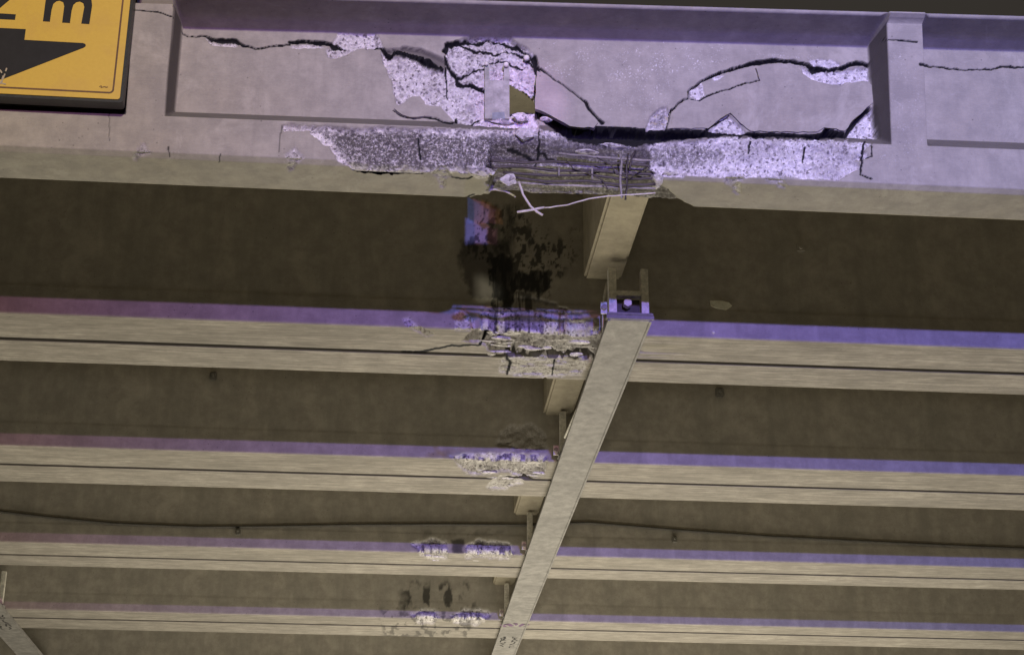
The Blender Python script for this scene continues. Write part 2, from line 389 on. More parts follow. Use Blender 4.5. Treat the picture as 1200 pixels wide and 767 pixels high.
front = (RI >= n_under) & (RI < n_front); under = RI < n_under; capB = (RI >= n_front) & (RI < n_b); capA = (RI >= n_b) & (RI < n_a - 3)
# panel recess
side = np.full(len(XX), 1.0); rib = np.zeros(len(XX), bool)
for a, b in ribs:
    t = np.where(XX < a, (a - XX) / SR, np.where(XX > b, (XX - b) / SL, 0.0)); side = np.minimum(side, np.clip(t, 0, 1)); rib |= (XX >= a - 1e-6) & (XX <= b + 1e-6)
low = np.clip((ZZ - 0.195) / 0.095, 0, 1)
bulge = 0.10 * np.clip((ZZ - 0.20) / 0.58, 0, 1)     # ribs lean outwards towards the deck
rec = np.minimum(side * (REC + bulge) - bulge, REC * low + 0.0)
YY = np.where(front, YF + np.where(low >= 1, side * (REC + bulge) - bulge, np.minimum(side * (REC + bulge) - bulge, REC * low)), YY)
ribtop_y = YF - 0.125
YY = np.where(capB & (side < 0.999), side * YY + (1 - side) * (ribtop_y - 0.005 * (RI - n_front)), YY)
YY = np.where(capA & (side < 0.999), np.minimum(YY, side * YY + (1 - side) * (ribtop_y - 0.015)), YY)
YY = np.where((XX <= XRIB_L1 + 1e-6) & (RI >= n_under), np.maximum(YY, YF - 0.03), YY)
ZZ = ZZ * taper
P0 = np.stack([XX, YY, ZZ + ZB], 1); S = survey(P0)
fr = front | under
A = {k: np.zeros(len(XX)) for k in ATTRS}
dY = np.zeros(len(XX)); dZ = np.zeros(len(XX))
nz1 = fbm(XX * 14, ZZ * 14 + YY * 14, 1, 4); nz2 = fbm(XX * 60, (ZZ + YY) * 60, 5, 3); nz3 = fbm(XX * 150, (ZZ + YY) * 150, 9, 2)
wtip = (RI >= n_under)
def spall(poly, depth, jag=3.0, grime=0.0, seed=0, mask=None, ramp=3.0, amp=0.018):
    global dY
    m = (front if mask is None else mask)
    d = sd(S, poly, jag, seed); k = smooth(d / ramp + 0.5) * m
    A['fresh'] = np.maximum(A['fresh'], smooth(d / 1.2 + 0.5) * m)
    A['grime'] = np.maximum(A['grime'], grime * smooth(d / 8) * m)
    dep = depth + 1.5 * amp * (nz1 - 0.5) * 2 + 0.014 * (nz2 - 0.5) * 2 + 0.008 * (nz3 - 0.5) * 2
    dY = np.maximum(dY, k * np.clip(dep, 0.003, 1))
    return d
def darkgap(poly, depth, jag=1.5, seed=0, tint=1.0):
    global dY
    d = sd(S, poly, jag, seed); k = smooth(d / 1.2 - 0.3) * front
    dY = np.maximum(dY, k * (depth + 0.02 * (nz2 - 0.5))); A['dark'] = np.maximum(A['dark'], smooth(d / 1.0 + 1.0) * front * tint)
def crk(pts, depth=0.02, seed=0, tint=0.95, jag=1.2):
    global dY
    c_ = crack(S, pts, jag, seed); dY = np.maximum(dY, smooth(c_ - 0.55) * depth * front); A['dark'] = np.maximum(A['dark'], smooth(c_) * tint * fr)

# --- broken flange face
spall([(331, 146), (400, 148), (500, 150), (600, 151), (632, 150), (655, 153), (670, 163), (745, 168), (800, 165), (835, 161), (850, 159), (905, 161), (960, 163), (1008, 165), (1020, 168), (1014, 176), (1021, 183), (1004, 188), (1009, 197), (996, 203), (985, 210), (930, 208), (860, 206), (800, 206), (765, 208), (750, 222), (590, 216), (565, 204), (505, 202), (480, 203), (450, 206), (432, 204), (405, 193), (396, 187), (385, 171), (376, 166), (362, 153), (333, 152)], 0.022, 3.0, 0.0, 1, fr & (RI >= n_under - 12), 3.5, 0.014)
for poly, gr in (([(372, 150), (470, 151), (560, 156), (648, 155), (640, 185), (600, 190), (520, 196), (455, 196), (415, 190), (395, 172)], 1.0), ([(745, 168), (800, 166), (850, 168), (845, 186), (800, 196), (750, 190)], 0.8), ([(850, 163), (1005, 168), (1005, 186), (940, 182), (860, 190)], 0.30), ([(598, 152), (632, 152), (640, 190), (575, 192)], 0.9)):
    d = sd(S, poly, 7, 77); A['grime'] = np.maximum(A['grime'], gr * smooth(d / 9 + 0.4) * fr)
# --- spalls on the web panel
spall([(446, 58), (456, 64), (475, 66), (492, 73), (508, 81), (524, 80), (522, 62), (521, 52), (545, 45), (578, 41), (600, 45), (618, 57), (630, 72), (632, 100), (627, 112), (627, 130), (632, 150), (560, 147), (533, 144), (522, 136), (515, 127), (502, 124), (492, 116), (480, 113), (469, 124), (464, 117), (459, 96), (452, 78)], 0.030, 2.0, 0.10, 11, amp=0.014)
spall([(389, 54), (396, 37), (436, 35), (445, 46), (449, 57), (432, 56), (418, 57), (403, 65), (394, 69), (384, 66), (382, 58)], 0.014, 1.5, 0.05, 12, amp=0.006)
spall([(240, 44), (247, 45), (254, 51), (265, 51), (276, 49), (280, 55), (262, 54), (248, 53)], 0.010, 0.8, 0, 13, amp=0.002)
spall([(339, 53), (355, 53), (372, 53), (382, 56), (370, 56), (341, 57)], 0.008, 0.8, 0, 14, amp=0.002)
spall([(826, 156), (838, 146), (850, 134), (857, 138), (868, 147), (877, 158)], 0.025, 1.0, 0.1, 15, amp=0.006)
spall([(938, 76), (950, 82), (965, 82), (985, 82), (1000, 80), (1017, 79), (1019, 94), (992, 96), (985, 100), (970, 97), (952, 93), (942, 86)], 0.022, 1.5, 0, 16, amp=0.006)
spall([(947, 71), (960, 68), (972, 70), (987, 74), (984, 78), (962, 80), (954, 77)], 0.010, 1.5, 0, 17, amp=0.004)
spall([(988, 160), (996, 150), (1008, 138), (1024, 126), (1028, 162)], 0.040, 0.8, 0.1, 18, amp=0.006)
spall([(757, 152), (762, 138), (774, 126), (781, 125), (784, 134), (780, 152)], 0.020, 2.0, 0.65, 19, amp=0.008)
spall([(806, 113), (808, 104), (822, 97), (826, 112), (818, 117)], 0.004, 0.8, 0.0, 20, amp=0.001)
spall([(832, 90), (842, 88), (848, 89), (838, 95)], 0.005, 0.8, 0.0, 21, amp=0.001)
# exposed core between sleeve and opening
# --- chips on the flange edge
for (x, y, r, s) in ((165, 178, 13, 1), (344, 187, 14, 2), (518, 207, 13, 3), (862, 215, 13, 4), (912, 209, 14, 5)):
    poly = [(x + r * (0.8 + 0.35 * math.sin(3 * t + s)) * math.cos(t), y + 1.1 * r * (0.8 + 0.3 * math.cos(2 * t + s)) * math.sin(t)) for t in np.arange(0, 6.28, 0.5)]
    d = sd(S, poly, 3.0, s + 60); k = smooth(d / 3) * fr
    A['fresh'] = np.maximum(A['fresh'], 0.85 * k); A['grime'] = np.maximum(A['grime'], 0.5 * k)
    dY = np.maximum(dY, k * (0.006 + 0.010 * nz2) * wtip); dZ += k * (0.004 + 0.010 * nz2) * under
# --- missing bottom of the flange
uu = S[:, 0]
edge_l = 572 + 10 * (fbm(YY * 30, ZZ * 30, 3, 3) - 0.5) * 2 + 24 * np.clip((6.50 - YY) / 0.12, 0, 1) * 0.0
edge_r = 768 + 8 * (fbm(YY * 25 + 7, ZZ * 25, 4, 3) - 0.5) * 2 + 45 * np.clip((YY - 6.42) / 0.22, 0, 1)
gone = smooth((uu - edge_l) / 8) * smooth((edge_r - uu) / 10) * fr
lift = 0.066 + 0.020 * (fbm(XX * 9, YY * 9, 8, 3) - 0.5) * 2 + 0.012 * (nz2 - 0.5)
lift = lift * (1 - 0.40 * np.clip((YY - 6.50) / 0.13, 0, 1))
hit = gone * fr
dZ = np.where((ZZ < lift) & fr, np.maximum(dZ, (lift - ZZ) * gone), dZ)
_bl = (RI >= n_a) & (ZZ < 0.11); _gb = smooth((uu - 560) / 6) * smooth((805 - uu) / 10)
dZ = np.where(_bl, np.maximum(dZ, (lift - ZZ) * _gb), dZ)
dY = np.where(front & (ZZ < 0.16), np.maximum(dY, gone * (0.105 * smooth((0.165 - ZZ) / 0.07) + 0.01 * nz2)), dY)
dY = np.where(under & (YY < YF + 0.11), np.maximum(dY, gone * (YF + 0.115 - YY)), dY)
gz = gone * smooth((0.19 - ZZ) / 0.03); A['fresh'] = np.maximum(A['fresh'], smooth(gz * 2 - 0.4)); A['grime'] = np.maximum(A['grime'], 0.8 * gz); _gap_shade = 0.7 * gz * np.clip(0.55 + 1.6 * (nz1 - 0.42), 0.1, 1)  # last term paints shade into the gaps between the bars
# flaked back edge of the soffit
back_chip = under * np.maximum(smooth(sd(S, [(520, 232), (548, 234), (575, 226), (600, 226), (600, 250), (500, 250)], 4, 91) / 3 + .5), 0)
dZ = np.maximum(dZ, back_chip * 0.02)
crk([(505, 237, 1), (530, 233, 1.6), (548, 231, 2), (556, 228, 1)], 0.01, 52); crk([(560, 205, 1), (548, 209, 1.5), (530, 208, 1)], 0.01, 53)
# --- gaps and cracks
darkgap([(448, 57), (458, 60), (470, 59), (478, 62), (495, 66), (503, 64), (512, 72), (519, 80), (509, 80), (497, 76), (488, 71), (476, 65), (464, 64), (455, 67)], 0.085, 1.0, 2)
d = sd(S, [(452, 57), (470, 56), (472, 54), (494, 57), (510, 64), (523, 70), (523, 79), (514, 76), (504, 66), (494, 66), (478, 61), (466, 58), (456, 62)], 0.8, 3)
kk = smooth(d / 1.2 + 0.5) * front; dY = np.maximum(dY, kk * 0.035); A['dirt_shade'] = np.maximum(A['dirt_shade'], kk * 0.8)
darkgap([(627, 127), (640, 131), (655, 139), (668, 147), (700, 148), (740, 150), (800, 152), (840, 153), (870, 155), (900, 156), (950, 158), (962, 156), (968, 150), (978, 153), (990, 155), (990, 162), (960, 162), (900, 160), (850, 158), (838, 160), (790, 164), (760, 167), (740, 168), (710, 168), (690, 166), (668, 162), (655, 154), (640, 146), (627, 136)], 0.10, 1.2, 4)
crk([(213, 40, 1.2), (222, 43, 1.2), (240, 42, 1.4), (248, 46, 3), (262, 48, 5), (274, 47, 4.5), (285, 53, 2.5), (300, 57, 1.6), (320, 55, 1.6), (339, 52, 2)], 0.02, 1)
crk([(339, 50, 3), (355, 49, 4), (380, 51, 4), (392, 53, 5.5), (404, 58, 2)], 0.03, 2)
crk([(430, 57, 1.5), (440, 55, 2), (447, 56, 3), (452, 60, 5)], 0.03, 3)
crk([(521, 60, 5), (524, 52, 4), (530, 51, 4.5), (545, 47, 3), (555, 46, 2), (562, 48, 2.6), (570, 46, 2), (580, 47, 3), (595, 49, 3), (608, 54, 3.4), (617, 61, 2.4), (626, 70, 2), (630, 84, 2)], 0.045, 4)
crk([(540, 51, 2), (548, 54, 2.4), (556, 58, 2), (575, 58, 2), (582, 61, 2), (595, 58, 1.4), (608, 62, 2), (620, 68, 2), (627, 76, 3)], 0.025, 5)
crk([(523, 66, 3), (524, 74, 3), (530, 82, 4), (535, 89, 3), (537, 95, 3.5), (550, 98, 4.5), (560, 101, 5.5), (568, 105, 3)], 0.05, 6)
crk([(534, 86, 1.5), (540, 89, 1.5), (548, 84, 1.6), (560, 80, 1.4), (568, 78, 1.4)], 0.015, 7)
crk([(522, 75, 1.5), (523, 90, 1.5), (525, 112, 1.0)], 0.015, 8)
crk([(565, 74, 1.2), (580, 68, 1.5), (594, 70, 2), (606, 76, 3), (612, 79, 2)], 0.02, 81)
crk([(626, 66, 4), (629, 80, 5), (632, 88, 3), (628, 98, 2.2), (627, 112, 2)], 0.04, 82)
crk([(632, 80, 2), (640, 85, 2), (647, 91, 1.2), (665, 103, 1.2), (680, 115, 1.6), (686, 119, 3), (690, 127, 3), (700, 138, 2), (706, 144, 4)], 0.02, 9, jag=0.7)
crk([(781, 150, 1), (786, 130, 1.6), (796, 120, 1.6), (807, 114, 1.4), (807, 106, 1.6), (820, 97, 2), (832, 90, 3), (845, 85, 3), (865, 79, 3), (885, 74, 5), (905, 71, 5), (925, 72, 4), (945, 75, 4), (953, 81, 6), (965, 80, 3.6), (985, 80, 3.6), (995, 76, 4), (1004, 74, 5), (1018, 76, 4)], 0.04, 10)
crk([(810, 117, 1.2), (820, 118, 1.6), (828, 113, 1.6), (845, 107, 1.2), (870, 99, 1.2), (890, 94, 1)], 0.01, 11)
crk([(886, 80, 1), (893, 90, 1.2), (897, 105, 0.8)], 0.006, 12); crk([(820, 118, 0.8), (830, 123, 1), (838, 131, 0.8)], 0.006, 13)
crk([(825, 154, 2.4), (840, 143, 1.6), (855, 134, 1.2), (862, 131, 2)], 0.015, 14)
crk([(991, 160, 3), (996, 149, 4), (1008, 135, 5), (1019, 127, 3)], 0.05, 15, jag=0.6)
crk([(461, 129, 0.8), (470, 136, 1.4), (485, 139, 2), (497, 137, 2), (510, 139, 2), (520, 143, 2), (530, 145, 2), (535, 136, 1.5), (536, 144, 1.5), (548, 144, 1.5), (562, 137, 2)], 0.012, 16, jag=0.8)
crk([(158, 12, 1), (185, 14, 1.2), (203, 20, 1.2)], 0.004, 17, jag=.5); crk([(1033, 46, 1.6), (1050, 47, 1.2), (1075, 49, 1.8)], 0.006, 18, jag=.5)
crk([(1079, 75, 3), (1090, 78, 1.6), (1130, 82, 1.6), (1165, 81, 1.4), (1175, 78, 2.2), (1200, 79, 1.5)], 0.008, 19)
crk([(1013, 166, 2), (1011, 185, 2), (1008, 205, 1.6), (1022, 209, 1)], 0.01, 20); crk([(1010, 186, 1), (1022, 183, 1.4), (1022, 170, 1.2)], 0.006, 21)
crk([(331, 147, 1.4), (328, 160, 0.6), (327, 178, 0.5)], 0.003, 22, 0.5, jag=.3); crk([(128, 131, .6), (128, 165, .6)], 0.003, 23, 0.4, jag=.2)
crk([(258, 180, .8), (257, 190, .8)], 0.003, 24, 0.7, jag=.2); crk([(197, 172, 1.4), (199, 184, 1.0)], 0.003, 25, 0.7, jag=.4)
crk([(630, 168, 1), (645, 174, 1.2), (660, 176, 1)], 0.01, 27); crk([(596, 168, 1.6), (620, 172, 2), (628, 176, 3)], 0.02, 28); crk([(632, 152, 1), (633, 172, 2), (628, 186, 1)], 0.02, 29)
crk([(944, 172, 2), (942, 188, 1.4)], 0.01, 30); crk([(880, 163, 2), (878, 178, 1.6)], 0.01, 31); crk([(490, 158, 2), (493, 185, 2)], 0.01, 32)
# scraped concrete with pale flecks right of the break
A['rough'] = np.maximum(A['rough'], 0.95 * smooth(sd(S, [(636, 52), (700, 50), (860, 60), (850, 76), (800, 92), (770, 100), (720, 108), (690, 112), (655, 92), (640, 80)], 12, 40) / 12 + 0.3) * front)
A['rough'] = np.maximum(A['rough'], 0.5 * smooth(sd(S, [(690, 60), (800, 70), (780, 150), (700, 148)], 12, 41) / 12 + 0.2) * front)
A['rough'] = np.maximum(A['rough'], 1.0 * smooth(sd(S, [(790, 54), (830, 52), (900, 60), (960, 66), (950, 70), (860, 63), (790, 62)], 3, 42) / 3 + 0.5) * front)
A['rough'] = np.maximum(A['rough'], 0.45 * smooth(sd(S, [(1045, 60), (1075, 60), (1085, 180), (1040, 195), (1010, 200)], 5, 43) / 8 + 0.3) * front)
# shade painted into the ledge and the panel sides
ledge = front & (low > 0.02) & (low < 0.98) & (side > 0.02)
A['dirt_shade'] = np.maximum(A['dirt_shade'], np.where(ledge, 0.72, 0))
A['dirt_shade'] = np.maximum(A['dirt_shade'], np.where(front & (side > 0.02) & (side < 0.98) & (low > 0.02), 0.86, 0))
A['dirt_shade'] = np.maximum(np.where(A['fresh'] > 0.5, 0.0, A['dirt_shade']), _gap_shade)
# general surface unevenness
dY += front * 0.002 * (fbm(XX * 5, ZZ * 5, 70, 3) - 0.5)
V = P0.copy(); V[:, 1] += dY; V[:, 2] += dZ
# opening through the web
hole_poly = [(597, 93), (606, 98), (616, 104), (623, 110), (627, 104), (628, 133), (612, 131), (597, 133)]
cut_front = (sd(S, hole_poly, 0.6, 5) > 0) & front
DIRH = np.array([-0.034, 1.0, 0.30]); back = RI >= n_a
hp3 = [on_y(px, py, YF + REC + 0.03) for px, py in hole_poly]
cen = sum(hp3) / len(hp3)
bk_poly = [(cen + (p - cen) * 1.5 + DIRH * (YBK - p[1])) for p in hp3]
bp2 = [(p[0], p[2]) for p in bk_poly]
cut_back = back & inside(np.stack([V[:, 0], V[:, 2]], 1), bp2)
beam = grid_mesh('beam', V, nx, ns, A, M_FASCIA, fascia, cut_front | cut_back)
bm = bmesh.new(); n = len(hp3); ra = [bm.verts.new(cen + (p - cen) * 1.03 - np.array([0, 0.0, 0])) for p in hp3]; rb = [bm.verts.new(cen + (np.array(q) - cen - DIRH * 0) * 1.0) for q in bk_poly]
for i in range(n): bm.faces.new((ra[i], ra[(i + 1) % n], rb[(i + 1) % n], rb[i]))
o = from_bm('opening_wall', bm, M_FASCIA, fascia)

# steel sleeve cast in the web, exposed by the break
YS = YF + REC + 0.004
def quad_prism(bm, px, y, dep):
    f_ = [bm.verts.new(on_y(a, b, y)) for a, b in px]; k_ = [bm.verts.new(on_y(a, b, y) + np.array([0, dep, 0])) for a, b in px]
    bm.faces.new(f_); bm.faces.new(k_[::-1])
    for i in range(len(px)): bm.faces.new((f_[i], f_[(i + 1) % len(px)], k_[(i + 1) % len(px)], k_[i]))
bm = bmesh.new()
quad_prism(bm, [(568, 73), (573, 73), (574, 94), (590, 94), (591, 77), (597, 77), (597, 139), (568, 139)], YS, 0.03)
bm.normal_update(); bmesh.ops.triangulate(bm, faces=[f for f in bm.faces if len(f.verts) > 4])
from_bm('duct_sleeve', bm, M_SLEEVE, fascia)
bm = bmesh.new(); quad_prism(bm, [(577, 132), (591, 131), (592, 139), (577, 140)], YS - 0.004, 0.02); from_bm('sleeve_foot', bm, plain('blue_grey_steel', (0.18, 0.2, 0.24), 0.4, 0.3), fascia)
for i, (a, b, r) in enumerate(((570, 75, 0.009), (593, 76, 0.013), (617, 68, 0.014))):
    c = on_y(a, b, YS - 0.01); bm = bmesh.new(); bmesh.ops.create_icosphere(bm, subdivisions=2, radius=r, matrix=Matrix.Translation(Vector(c)))
    from_bm('anchor_head', bm, M_BOLT, fascia, smooth_=True)

# tilted slabs of broken panel, standing proud of the web
def slab(name, px, y, thick, tilt=(0, 0), mat=M_FASCIA):
    bm = bmesh.new(); c = np.mean([on_y(a, b, y) for a, b in px], 0)
    rnd = random.Random(len(px) + int(px[0][0])); ring = []
    pts = []
    for i in range(len(px)):
        a = np.array(px[i], float); b = np.array(px[(i + 1) % len(px)], float); k = max(1, int(np.linalg.norm(b - a) / 5))
        for j in range(k): pts.append(a + (b - a) * j / k + (np.array([rnd.uniform(-.7, .7), rnd.uniform(-.7, .7)]) if j else 0))
    fv, kv = [], []
    for p in pts:
        q = on_y(p[0], p[1], y); q[1] += tilt[0] * (q[0] - c[0]) + tilt[1] * (q[2] - c[2]); fv.append(bm.verts.new(q))
        q2 = q + np.array([rnd.uniform(-.003, .003), thick, rnd.uniform(-.003, .003)]); q2 = c + (q2 - c) * np.array([1.0, 1, 1.0]); kv.append(bm.verts.new(q2))
    bm.faces.new(fv); bm.faces.new(kv[::-1])
    for i in range(len(pts)): bm.faces.new((fv[i], fv[(i + 1) % len(pts)], kv[(i + 1) % len(pts)], kv[i]))
    bm.normal_update(); bmesh.ops.triangulate(bm, faces=[f for f in bm.faces if len(f.verts) > 4])
    return from_bm(name, bm, mat, fascia)
YW = YF + REC
tag(slab('broken_slab', [(629, 84), (640, 91), (663, 107), (681, 120), (689, 131), (701, 143), (696, 149), (668, 147), (655, 140), (640, 132), (627, 127), (628, 104)], YW - 0.012, 0.022, (0.0, -0.05)), 'smooth triangular slab leaning out of the break')
tag(slab('broken_slab', [(462, 127), (470, 122), (483, 113), (492, 113), (498, 120), (497, 136), (488, 137), (480, 137), (471, 134)], YW - 0.006, 0.015), 'small rounded grey flake')
slab('broken_slab', [(498, 123), (506, 124), (516, 125), (524, 134), (533, 143), (522, 141), (511, 137), (498, 136)], YW - 0.001, 0.012)
tag(slab('broken_slab', [(790, 129), (798, 121), (808, 117), (820, 119), (829, 114), (845, 108), (870, 101), (891, 95), (886, 80), (905, 75), (930, 76), (942, 88), (953, 95), (968, 98), (985, 101), (1000, 97), (1017, 97), (1023, 101), (1025, 118), (1012, 130), (1000, 140), (990, 153), (975, 150), (966, 149), (958, 154), (930, 154), (880, 153), (868, 144), (856, 132), (845, 138), (830, 150), (785, 150)], YW - 0.010, 0.012, (0.0, -0.02)), 'large pale slab cracked loose beside the rib')
# loose lumps
for (a, b, y, s, sd_) in ((610, 137, YW + .0, (.045, .02, .022), 3), (617, 158, YF + .005, (.05, .03, .035), 4), (596, 211, YF + .03, (.045, .035, .028), 5), (640, 140, YW - .0, (.03, .03, .012), 6), (588, 143, YW - 0.06, (.06, .03, .012), 8), (722, 172, YF + .03, (.10, .03, .012), 9), (690, 178, YF + .05, (.06, .03, .010), 10), (785, 206, YF + .03, (.05, .04, .012), 11), (560, 204, YF + .03, (.05, .04, .010), 12), (770, 213, YF + .05, (.03, .06, .022), 13)):
    chunk('concrete_lump', on_y(a, b, y), s, M_FASCIA, fascia, sd_)
# sliver hanging under the soffit
bm = bmesh.new(); tube(bm, resample([on_y(568, 223, 6.6), on_y(580, 222, 6.6), on_y(592, 224, 6.6), on_y(602, 229, 6.6), on_y(604, 231, 6.6)], 0.02, 0.001), 0.004, 6); from_bm('bent_wire', bm, M_WIRE, fascia)

# reinforcement
def rebar(name, px, y, r, mat, wob=0.0012, seed=0, label=None):
    bm = bmesh.new(); ys = y if isinstance(y, (list, tuple)) else [y] * len(px)
    pts = resample([on_y(a, b, yy) for (a, b), yy in zip(px, ys)], 0.022, wob, seed); rr = [r * (1 + 0.10 * (i % 2)) for i in range(len(pts))]
    tube(bm, pts, rr, 7); o = from_bm(name, bm, mat, fascia, smooth_=True)
    if label: o['label'] = label
    return o
rebar('rebar', [(574, 188), (610, 191), (645, 189), (700, 193), (730, 191), (772, 196)], YF + .05, .0062, M_REBAR, seed=1)
rebar('rebar', [(576, 196), (612, 195), (650, 200), (700, 200), (735, 204), (776, 204)], YF + .045, .0065, M_REBAR, seed=2)
rebar('rebar', [(590, 202), (640, 206), (690, 205), (730, 210), (770, 209)], YF + .05, .0060, M_REBAR, seed=3)
rebar('rebar', [(604, 208), (640, 213), (690, 212), (730, 217), (768, 216)], YF + .045, .0065, M_REBAR, seed=4)
rebar('rebar', [(603, 214), (660, 217), (720, 219), (768, 221)], YF + .06, .0050, M_REBARL, seed=5)
rebar('rebar', [(630, 201), (668, 204), (700, 199), (770, 207)], YF + .085, .0060, M_REBARL, seed=6)
rebar('rebar', [(600, 199), (660, 200), (690, 199)], YF + .085, .0060, M_REBARL, seed=7)
rebar('rebar', [(655, 180), (700, 184), (770, 189)], YF + .04, .0055, M_REBARL, seed=16)
rebar('bent_wire', [(700, 185), (716, 192), (722, 204), (738, 208), (752, 200)], YF + .03, .0030, M_REBAR, 0.002, 31)
rebar('bent_wire', [(664, 188), (672, 198), (690, 203), (706, 211), (712, 222)], YF + .03, .0028, M_REBAR, 0.002, 32)
rebar('stirrup', [(727, 178), (728, 195), (727, 212), (729, 232)], YF + .035, .0055, M_REBARL, 0.002, 8)
rebar('stirrup', [(736, 180), (734, 196), (735, 214), (733, 234)], YF + .038, .0045, M_REBAR, 0.002, 9)
rebar('stirrup', [(745, 176), (740, 186), (738, 200)], YF + .03, .0045, M_REBAR, 0.002, 10)
rebar('stirrup', [(655, 196), (655, 206)], YF + .035, .0045, M_REBARL, 0.001, 11)
rebar('stirrup', [(694, 196), (694, 210)], YF + .035, .0045, M_REBARL, 0.001, 12)
rebar('bent_bar', [(608, 213), (613, 228), (622, 242), (629, 248), (636, 252)], YF + .03, [.0050][0], M_WIRE, 0.0005, 13, 'short bar bent down below the flange')
rebar('bent_bar', [(606, 248.5), (622, 246), (638, 243)], YF + .025, .0048, M_WIRE, 0.0005, 14)
rebar('bent_wire', [(638, 243.5), (665, 240), (690, 233), (712, 230), (740, 228), (768, 226)], YF + .03, .0028, M_WIRE, 0.0012, 15, 'long thin wire sagging across the gap')

# ------------------------------------------------------------------ inner girders
GF = [8.145, 10.29, 12.58, 14.78, 17.0]; GB = [8.825, 11.055, 13.265, 15.52, 17.75]
glabels = ['second girder from the front with the oil stain and long spalled edge',
           'third girder from the front below the oil-stained one with two spalls',
           'fourth girder from the front with a thin dark line along its face',
           'fifth girder from the front across the bottom of the view',
           'rearmost girder mostly below the bottom of the view']
def inner(k):
    yf, yb = GF[k], GB[k]; gc = (yf + yb) / 2 - 0.0
    gy0 = [8.478, 10.660, 12.930, 15.085, 17.3][k]; gy1 = gy0 + [0.040, .036, .036, .040, .04][k]
    root = thing('inner_girder', (0.8, yf, ZB), glabels[k], 'girder', 'girders behind the edge girder')
    dn = [(-0.0 + float(on_z(440, 400, ZB)[0]), float(on_z(705, 400, ZB)[0])), (on_y(470, 540, yf)[0], on_y(650, 540, yf)[0]), (on_y(470, 640, yf)[0], on_y(610, 640, yf)[0]), (on_y(440, 715, yf)[0], on_y(590, 715, yf)[0]), (0.5, 0.5)][k]
    Xg = cols(-9, 11, (float(dn[0]), float(dn[1]) + 1e-6), [0.0055, 0.007, 0.007, 0.008, 0.01][k], 0.25)
    st = [0.006, 0.007, 0.008, 0.01, 0.03][k]
    top = 0.897; hf = [0.094, 0.090, 0.086, 0.085, 0.085][k]
    R = rows_lin((yb, 0.006), (yb - 0.006, 0), 0.01) + rows_lin((yb - 0.006, 0), (gy1, 0), st) + rows_lin((gy1, 0), (gy1, 0.035), 0.02) + rows_lin((gy1, 0.035), (gy0, 0.035), 0.02) + rows_lin((gy0, 0.035), (gy0, 0), 0.02) + rows_lin((gy0, 0), (yf + 0.006, 0), st) + [(yf + 0.006, 0)]
    nu = len(R)
    R += rows_lin((yf, 0.006), (yf, hf), st) + rows_lin((yf, hf), (yf + 0.004, hf + 0.07), st) + rows_lin((yf + 0.006, hf + 0.072), (yf + 0.012, 0.86 if k == 0 else 0.42), 0.0085 if k == 0 else 0.012) + [(yf + 0.012, 0.86 if k == 0 else 0.42), (yf + 0.012, top), (yb - 0.1, top), (yb - 0.1, 0.2), (yb, 0.12)]
    R = np.array(R); ns_ = len(R); nx_ = len(Xg)
    x = np.repeat(Xg, ns_); y = np.tile(R[:, 0], nx_); z = np.tile(R[:, 1], nx_); ri = np.tile(np.arange(ns_), nx_)
    P = np.stack([x, y, z + ZB], 1); s = survey(P); un = ri < nu; ft = (ri >= nu) & (ri < ns_ - 4)
    a = {q: np.zeros(len(x)) for q in ATTRS}; dy = np.zeros(len(x)); dz = np.zeros(len(x))
    gr_ = (ri < nu) & (z > 0.001) & (y < yb - 0.02); a['dirt_shade'] = np.where(gr_ | (un & (np.abs(y - gy0) < 1e-4)) | (un & (np.abs(y - gy1) < 1e-4)), 0.9, a['dirt_shade'])
    n1 = fbm(x * 15, (y + z) * 24, 20 + k, 4); n2 = fbm(x * 26, (y + z) * 60, 24 + k, 3); n3 = fbm(x * 6, (y + z) * 45, 28 + k, 3)
    def sp(poly, dep, jag, fresh=1.0, grime=0.2, ridge=0.03, seed=0, web=0.5):
        nonlocal dy, dz
        d = sd(s, poly, jag, seed + 10 * k); q = smooth(d / 5 + 0.3)
        rg = 1 - np.abs(2 * n3 - 1) * 2.2
        a['fresh'] = np.maximum(a['fresh'], fresh * smooth(d / 2.5 + 0.5)); a['grime'] = np.maximum(a['grime'], grime * q)
        dy = np.where(ft, np.maximum(dy, q * np.clip(dep + ridge * (n1 - 0.5) * 2 + 0.012 * (n2 - .5), 0, 1)), dy)
        dz = np.where(un, np.maximum(dz, q * np.clip((0.13, 0.085, 0.07, 0.06, 0)[k] * min(1, dep / 0.03) * (1 - (y - yf) / 0.34) + 0.03 * (n1 - 0.5) + 0.02 * (n2 - 0.5), 0, 1)), dz)
        dz = np.where(un, np.maximum(dz, q * np.clip(dep * 0.9 + ridge * (n1 - 0.5) * 1.8 + ridge * 1.0 * rg + 0.012 * (n2 - .5), 0, 1)), dz)
    if k == 0:
        sp([(566, 364), (590, 361), (640, 364), (680, 374), (704, 385), (704, 418), (690, 424), (640, 420), (600, 416), (575, 412), (560, 400), (540, 398), (560, 388)], 0.045, 5, 1, 0.05, 0.055, 1)
        sp([(585, 418), (640, 419), (690, 424), (680, 438), (640, 443), (585, 438)], 0.008, 4, 0.75, 0.35, 0.010, 2)
        sp([(604, 346), (630, 350), (680, 366), (700, 380), (640, 366), (600, 362)], 0.010, 4, 0.25, 0.5, 0.012, 3)
        sp([(471, 373), (480, 371), (486, 377), (495, 386), (508, 391), (500, 394), (484, 386), (474, 380)], 0.012, 1.5, 0.8, 0.1, 0.004, 4)
        sp([(533, 363), (540, 363), (556, 376), (557, 388), (533, 387)], 0.004, 0.6, 1, 0.0, 0.002, 5)
        a['dark'] = np.maximum(a['dark'], crack(s, [(470, 412, 1), (500, 411, 2), (525, 405, 2), (560, 404, 1.5), (580, 400, 3), (590, 408, 2)], 1.0, 3) * (un | ft))
        # oil thrown on the web
        w_ = ft & (z > 0.0)
